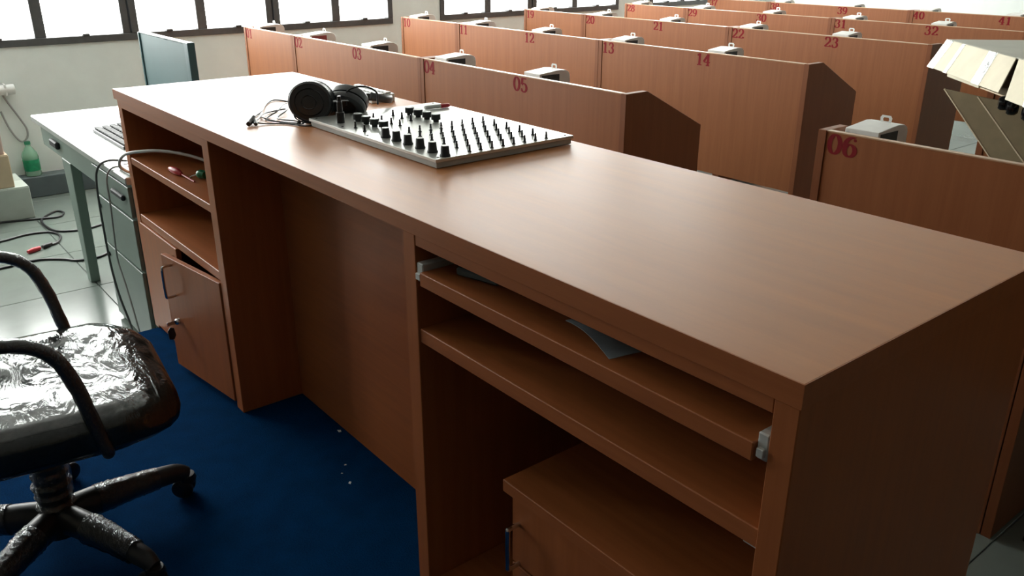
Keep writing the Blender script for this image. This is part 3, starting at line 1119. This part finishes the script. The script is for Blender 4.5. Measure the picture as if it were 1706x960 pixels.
def sheet(pts, label, y_top, y_bot, z_top, z_bot):
    """leaning board outlined in (x, z), its depth following the lean"""
    b = bmesh.new()
    n = len(pts)
    A, B = [], []
    for (x, z) in pts:
        t = (z_top - z) / (z_top - z_bot)
        yy = y_top + (y_bot - y_top) * t
        A.append(b.verts.new((x, yy, z)))
        B.append(b.verts.new((x, yy + .006, z)))
    b.faces.new(A)
    b.faces.new(list(reversed(B)))
    for i in range(n):
        b.faces.new((A[i], B[i], B[(i + 1) % n], A[(i + 1) % n]))
    bmesh.ops.recalc_face_normals(b, faces=b.faces)
    sh = single('cardboard_sheet', b, 'kraft', label, 'cardboard', 'leaning cardboard sheets', origin=(pts[-1][0], y_bot, z_bot))
    p0, p1 = Vector((pts[0][0], y_top + .002, pts[0][1])), Vector((pts[-1][0], y_bot + .002, pts[-1][1]))
    obj('cut_edge', bm_tube([p0, p0.lerp(p1, .5), p1], .0042, 6, 2), 'carton_tan', sh)
    return sh


sheet([(1.722, .870), (1.95, .850), (3.05, .83), (3.05, ZT + .002), (2.76, ZT + .002)], 'flat brown cardboard sheet leaning against the booth below the carton, left edge showing first', 2.585, 2.47, .870, ZT + .002)
sheet([(1.866, .862), (2.1, .85), (3.12, .83), (3.12, ZT + .002), (2.93, ZT + .002)], 'flat brown cardboard sheet leaning in front of the other, its left edge further right', 2.550, 2.435, .862, ZT + .002)

# black chair base poking out of the carton
cbz = thing('chair_base', 'glossy black chair base with casters sticking out of the cream carton', 'chair base', (2.10, 2.60, .893))
for k, (x, y, z) in enumerate([(2.015, 2.415, .872), (2.060, 2.375, .866), (2.13, 2.33, .862)]):
    Mw = Matrix.Translation((x, y, z)) @ Matrix.Rotation(.5, 4, 'Z') @ Matrix.Rotation(PI / 2, 4, 'Y')
    obj('caster', bm_lathe([(0, -.018), (.018, -.018), (.024, -.010), (.025, 0), (.024, .010), (.018, .018), (0, .018)], 18, mat=Mw), 'black_gloss', cbz, smooth=True)
obj('leg', bm_tube([(2.13, 2.62, .935), (2.08, 2.52, .930), (2.045, 2.44, .915), (2.035, 2.40, .888)], [.026, .022, .019, .015], 12, 5), 'black_gloss', cbz, smooth=True)
obj('leg', bm_tube([(2.13, 2.62, .935), (2.14, 2.50, .930), (2.14, 2.38, .910), (2.135, 2.335, .885)], [.026, .022, .019, .015], 12, 5), 'black_gloss', cbz, smooth=True)
obj('hub', bm_lathe([(.03, .8935), (.045, .90), (.045, .95), (.03, .965), (0, .965)], 18, mat=Matrix.Translation((2.13, 2.62, 0))), 'black_gloss', cbz, smooth=True)

# ------------------------------------------------------------------ student chair glimpsed under board 06
sc = thing('student_chair', 'metal-legged chair glimpsed in the dark under booth board 06', 'chair', (2.875, 1.755, ZT))
for (x, y) in ((2.672, 1.520), (3.075, 1.520), (2.685, 1.945), (3.065, 1.945)):
    tx = 2.690 if x < 2.8 else 3.055
    ty = 1.555 if y < 1.7 else 1.935
    lg = obj('leg', bm_tube([(x, y, ZT + .02), (tx, ty, .26)], .0095, 10, 0), 'chrome', sc, smooth=True)
    obj('foot_cap', bm_lathe([(.014, 0), (.015, .004), (.013, .03), (0, .03)], 12, mat=Matrix.Translation((x, y, ZT + .0003))), 'black', lg, smooth=True)
rg = []
for ins, z in ((.03, .262), (.005, .268), (0, .285), (.01, .300), (.04, .306)):
    rg.append([(2.875 + px, 1.75 + py, z) for px, py in rrect(.215 - ins, .215 - ins, .06, 5)])
obj('seat', bm_loft(rg), 'black_soft', sc, smooth=True)

# ------------------------------------------------------------------ steel desk by the window
ZD = .584
sdk = thing('steel_desk', 'grey-green steel office desk with drawers at the end of the console', 'desk', (-.80, .33, ZT))
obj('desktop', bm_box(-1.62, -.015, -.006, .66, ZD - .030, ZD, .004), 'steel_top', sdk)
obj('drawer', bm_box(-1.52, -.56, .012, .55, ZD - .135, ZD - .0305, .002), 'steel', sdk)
obj('leg', bm_prism([(-1.16, ZD - .1355), (-1.00, ZD - .1355), (-1.045, ZT), (-1.105, ZT)], 'y', .012, .055, .003), 'steel', sdk)
obj('leg', bm_prism([(-1.62 + .05, ZD - .031), (-1.53, ZD - .031), (-1.53, ZT), (-1.57, ZT)], 'y', .58, .63, .003), 'steel', sdk)
obj('modesty_panel', bm_box(-1.5, -.56, .56, .575, ZT + .16, ZD - .031, .001), 'teal_edge', sdk)
obj('foot_rail', bm_box(-1.06, -.56, .30, .33, ZT + .10, ZT + .125, .002), 'steel', sdk)
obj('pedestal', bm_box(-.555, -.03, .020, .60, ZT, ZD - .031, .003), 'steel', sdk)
for z0, z1 in ((ZD - .165, ZD - .045), (ZD - .38, ZD - .175), (ZT + .02, ZD - .39)):
    dr = obj('drawer_front', bm_box(-.545, -.045, .004, .0195, z0, z1, .002), 'steel', sdk)
    zz = z1 - .045
    if z1 > .5:
        obj('pull', bm_box(-.24, -.09, -.012, .0035, zz - .016, zz + .006, .005), 'black_soft', dr)
    else:
        obj('lock', bm_box(-.525, -.500, -.004, .0035, zz - .010, zz + .010, .003), 'black_soft', dr)
obj('pull', bm_box(-1.27, -1.14, -.008, .0115, ZD - .095, ZD - .060, .006), 'black_soft', sdk)

tp = thing('privacy_screen', 'teal upright panel standing on the steel desk near the window', 'screen', (-1.27, .60, ZD))
obj('board', bm_box(-1.640, -.955, .596, .616, ZD + .0005, .948, .002), 'teal', tp)
obj('edge_post', bm_box(-.9545, -.900, .588, .624, ZD + .0005, .957, .003), 'teal_edge', tp)
obj('edge_post', bm_box(-1.6600, -1.6405, .588, .624, ZD + .0005, .953, .003), 'teal_edge', tp)
obj('top_glare', bm_box(-1.640, -.955, .592, .620, .9485, .956, .002), 'steel_top', tp)  # added pale strip, paints the glare along the panel's top edge

ky = thing('keyboard', 'dark keyboard with pale key rows lying on the steel desk', 'keyboard', (-.74, .215, ZD))
obj('case', bm_prism([(.130, ZD), (.305, ZD), (.305, ZD + .026), (.130, ZD + .014)], 'x', -.985, -.50, .002), 'black', ky)
ksrc = None
for i in range(15):
    for j in range(5):
        loc = Vector((-.966 + i * .0315, .150 + j * .033, ZD + .0165 + j * .0022)) - ORG[ky.name]
        if ksrc is None:
            ksrc = obj('key', bm_box(-.0138, .0138, -.0135, .0135, 0, .006, .002), 'black_soft', ky, world=False)
            ksrc.location = loc
        else:
            inst('key', ksrc, ky, loc)

# cables on and off the steel desk
cabs = [
    ([(-.16, .16, ZD + .006), (-.25, .08, ZD + .008), (-.29, .01, ZD + .012), (-.34, -.02, .56), (-.365, -.03, .48), (-.385, -.03, .30), (-.378, -.03, .14), (-.33, -.03, .02), (-.28, -.02, -.09), (-.20, -.03, -.147)], .0045, 'cable_dark', 'dark grey cable hanging over the steel desk front', 'cable'),
    ([(-.10, .12, ZD + .006), (-.15, .05, ZD + .008), (-.185, .0, ZD + .006), (-.20, -.025, .55), (-.205, -.028, .45), (-.235, -.028, .31), (-.25, -.028, .20), (-.19, -.028, .10), (-.13, -.03, .0), (-.07, -.03, -.14)], .0035, 'cable_grey', 'thin pale cable hanging down the steel drawer fronts', 'cable'),
    ([(-.42, .17, ZD + .008), (-.30, .18, ZD + .018), (-.18, .15, ZD + .020), (-.08, .12, ZD + .010), (-.05, .05, ZD + .012)], .005, 'black', 'short black cable arching over the steel desk top, longest of three', 'cable'),
    ([(-.33, .12, ZD + .008), (-.24, .13, ZD + .016), (-.12, .10, ZD + .016), (-.06, .08, ZD + .006)], .004, 'black', 'black cable curling beside the pale cable on the steel desk', 'cable'),
    ([(-.26, .07, ZD + .006), (-.18, .09, ZD + .014), (-.12, .06, ZD + .012), (-.07, .03, ZD + .006)], .004, 'black', 'shortest black cable nearest the steel desk corner', 'cable'),
]
for pts, r, mt, lab, cat in cabs:
    single('cable', bm_tube(pts, r, 8, 6), mt, lab, cat, 'cables on the steel desk', smooth=True)
pw = thing('power_strip', 'white power strip at the corner of the steel desk', 'power strip', (-.09, .045, ZD))
obj('case', bm_box(-.17, -.022, .016, .062, ZD + .0003, ZD + .026, .004), 'white_plastic', pw)
for i in range(3):
    obj('socket', bm_box(-.155 + i * .045, -.125 + i * .045, .026, .052, ZD + .0262, ZD + .028, .001), 'black', pw)

# floor cables
zf = ZT + .006
single('floor_cable', bm_tube([(-2.40, -.60, zf), (-2.42, -.35, zf), (-2.40, -.154, zf), (-2.34, .03, zf), (-2.31, .15, zf), (-2.40, .19, zf), (-2.44, .15, zf), (-2.30, .05, zf), (-2.08, .05, zf), (-1.98, .11, zf), (-1.96, .25, zf), (-2.1, .5, zf)], .007, 8, 6), 'black',
       'thick black cable looping on the tiles by the grey carton', 'cable', 'black cables on the tiled floor', smooth=True)
fc = thing('audio_cable', 'black audio cable with a red plug curling on the tiles', 'cable', (-1.85, -.05, ZT), group='black cables on the tiled floor')
obj('cord', bm_tube([(-1.98, -.60, zf), (-2.00, -.40, zf), (-2.005, -.223, zf), (-2.05, -.08, zf), (-2.02, .03, zf), (-1.92, .065, zf), (-1.80, .03, zf), (-1.76, -.03, zf)], .007, 8, 6), 'black', fc, smooth=True)
obj('plug', bm_tube([(-1.775, -.01, zf + .006), (-1.755, -.035, zf + .006), (-1.74, -.06, zf + .006)], [.010, .013, .010], 10, 3), 'black', fc, smooth=True)
obj('plug', bm_tube([(-1.735, -.075, zf + .005), (-1.715, -.11, zf + .006), (-1.70, -.14, zf + .005)], [.011, .014, .010], 10, 3), 'red_plastic', fc, smooth=True)
single('floor_cable', bm_tube([(-1.52, -.55, zf), (-1.53, -.30, zf), (-1.55, -.13, zf), (-1.48, -.02, zf), (-1.41, .04, zf), (-1.40, .14, zf), (-1.47, .24, zf), (-1.48, .34, zf)], .007, 8, 6), 'black',
       'black cable running across the tiles behind the steel desk leg', 'cable', 'black cables on the tiled floor', smooth=True)

# ------------------------------------------------------------------ things along the window wall
bt = thing('plastic_bottle', 'green-tinted plastic bottle with green label on the skirting ledge', 'bottle', (-2.94, .162, -.0215))
Mb = Matrix.Translation((-2.94, .162, -.0215))
obj('bottle_body', bm_lathe([(.030, .0), (.047, .004), (.050, .02), (.047, .035), (.0475, .11), (.050, .125), (.044, .15), (.026, .180), (.017, .192), (.016, .205), (0, .205)], 24, mat=Mb), 'bottle_clear', bt, smooth=True)
obj('paper_label', bm_lathe([(.0485, .036), (.0487, .037), (.0487, .108), (.0485, .109)], 24, mat=Mb), 'bottle_label', bt, smooth=True)
obj('cap', bm_lathe([(.0185, .2055), (.0185, .222), (.017, .224), (0, .224)], 18, mat=Mb), 'bottle_cap', bt, smooth=True)


def carton(name, x0, x1, y0, y1, z0, z1, mat, label, tape=None):
    rt = thing(name, label, 'box', ((x0 + x1) / 2, (y0 + y1) / 2, z0))
    obj('carton_body', bm_box(x0, x1, y0, y1, z0, z1, .004), mat, rt)
    obj('top_flap', bm_box(x0 + .003, (x0 + x1) / 2 - .002, y0 + .003, y1 - .003, z1 + .0002, z1 + .0042, .001), mat, rt)
    obj('top_flap', bm_box((x0 + x1) / 2 + .002, x1 - .003, y0 + .003, y1 - .003, z1 + .0002, z1 + .0042, .001), mat, rt)
    return rt


cg = carton('storage_carton', -2.80, -2.41, -.50, .040, ZT + .0003, .036, 'carton_grey', 'pale grey-green carton on the floor under the tan box')
pb = bm_prism([(0, 0), (.10, -.02), (.12, .05), (.05, .09), (-.02, .06)], 'z', 0, .004)
pb.transform(Matrix.Translation((-2.56, -.06, .0405)) @ Matrix.Rotation(.12, 4, 'Y'))
carton('storage_carton', -2.76, -2.43, -.50, -.030, .0406, .232, 'carton_tan', 'tan cardboard box stacked on the grey-green carton')
carton('storage_carton', -2.74, -2.45, -.50, -.045, .2365, .452, 'carton_pink', 'pinkish cardboard box on top of the tan box')
wt = thing('conduit_tube', 'white tube fixed on the wall below the windows', 'tube', (-2.96, -.15, .505))
mt_ = Matrix.Translation((-2.955, .16, .535)) @ Matrix.Rotation(PI / 2, 4, 'X')
obj('tube', bm_lathe([(.028, 0), (.032, .004), (.032, .70), (0, .70)], 18, mat=mt_), 'white_plastic', wt, smooth=True)
for yy in (.10, -.40):
    obj('clip', bm_box(-2.9995, -2.925, yy, yy + .012, .50, .572, .003), 'white_plastic', wt)
single('wall_cable', bm_tube([(-2.988, .085, .51), (-2.987, .11, .45), (-2.986, .16, .34), (-2.986, .185, .27), (-2.987, .175, .215), (-2.987, .135, .20), (-2.987, .09, .28), (-2.987, .06, .40)], .006, 8, 6), 'cable_grey',
       'grey cable looping down the wall under the white tube', 'cable', smooth=True)
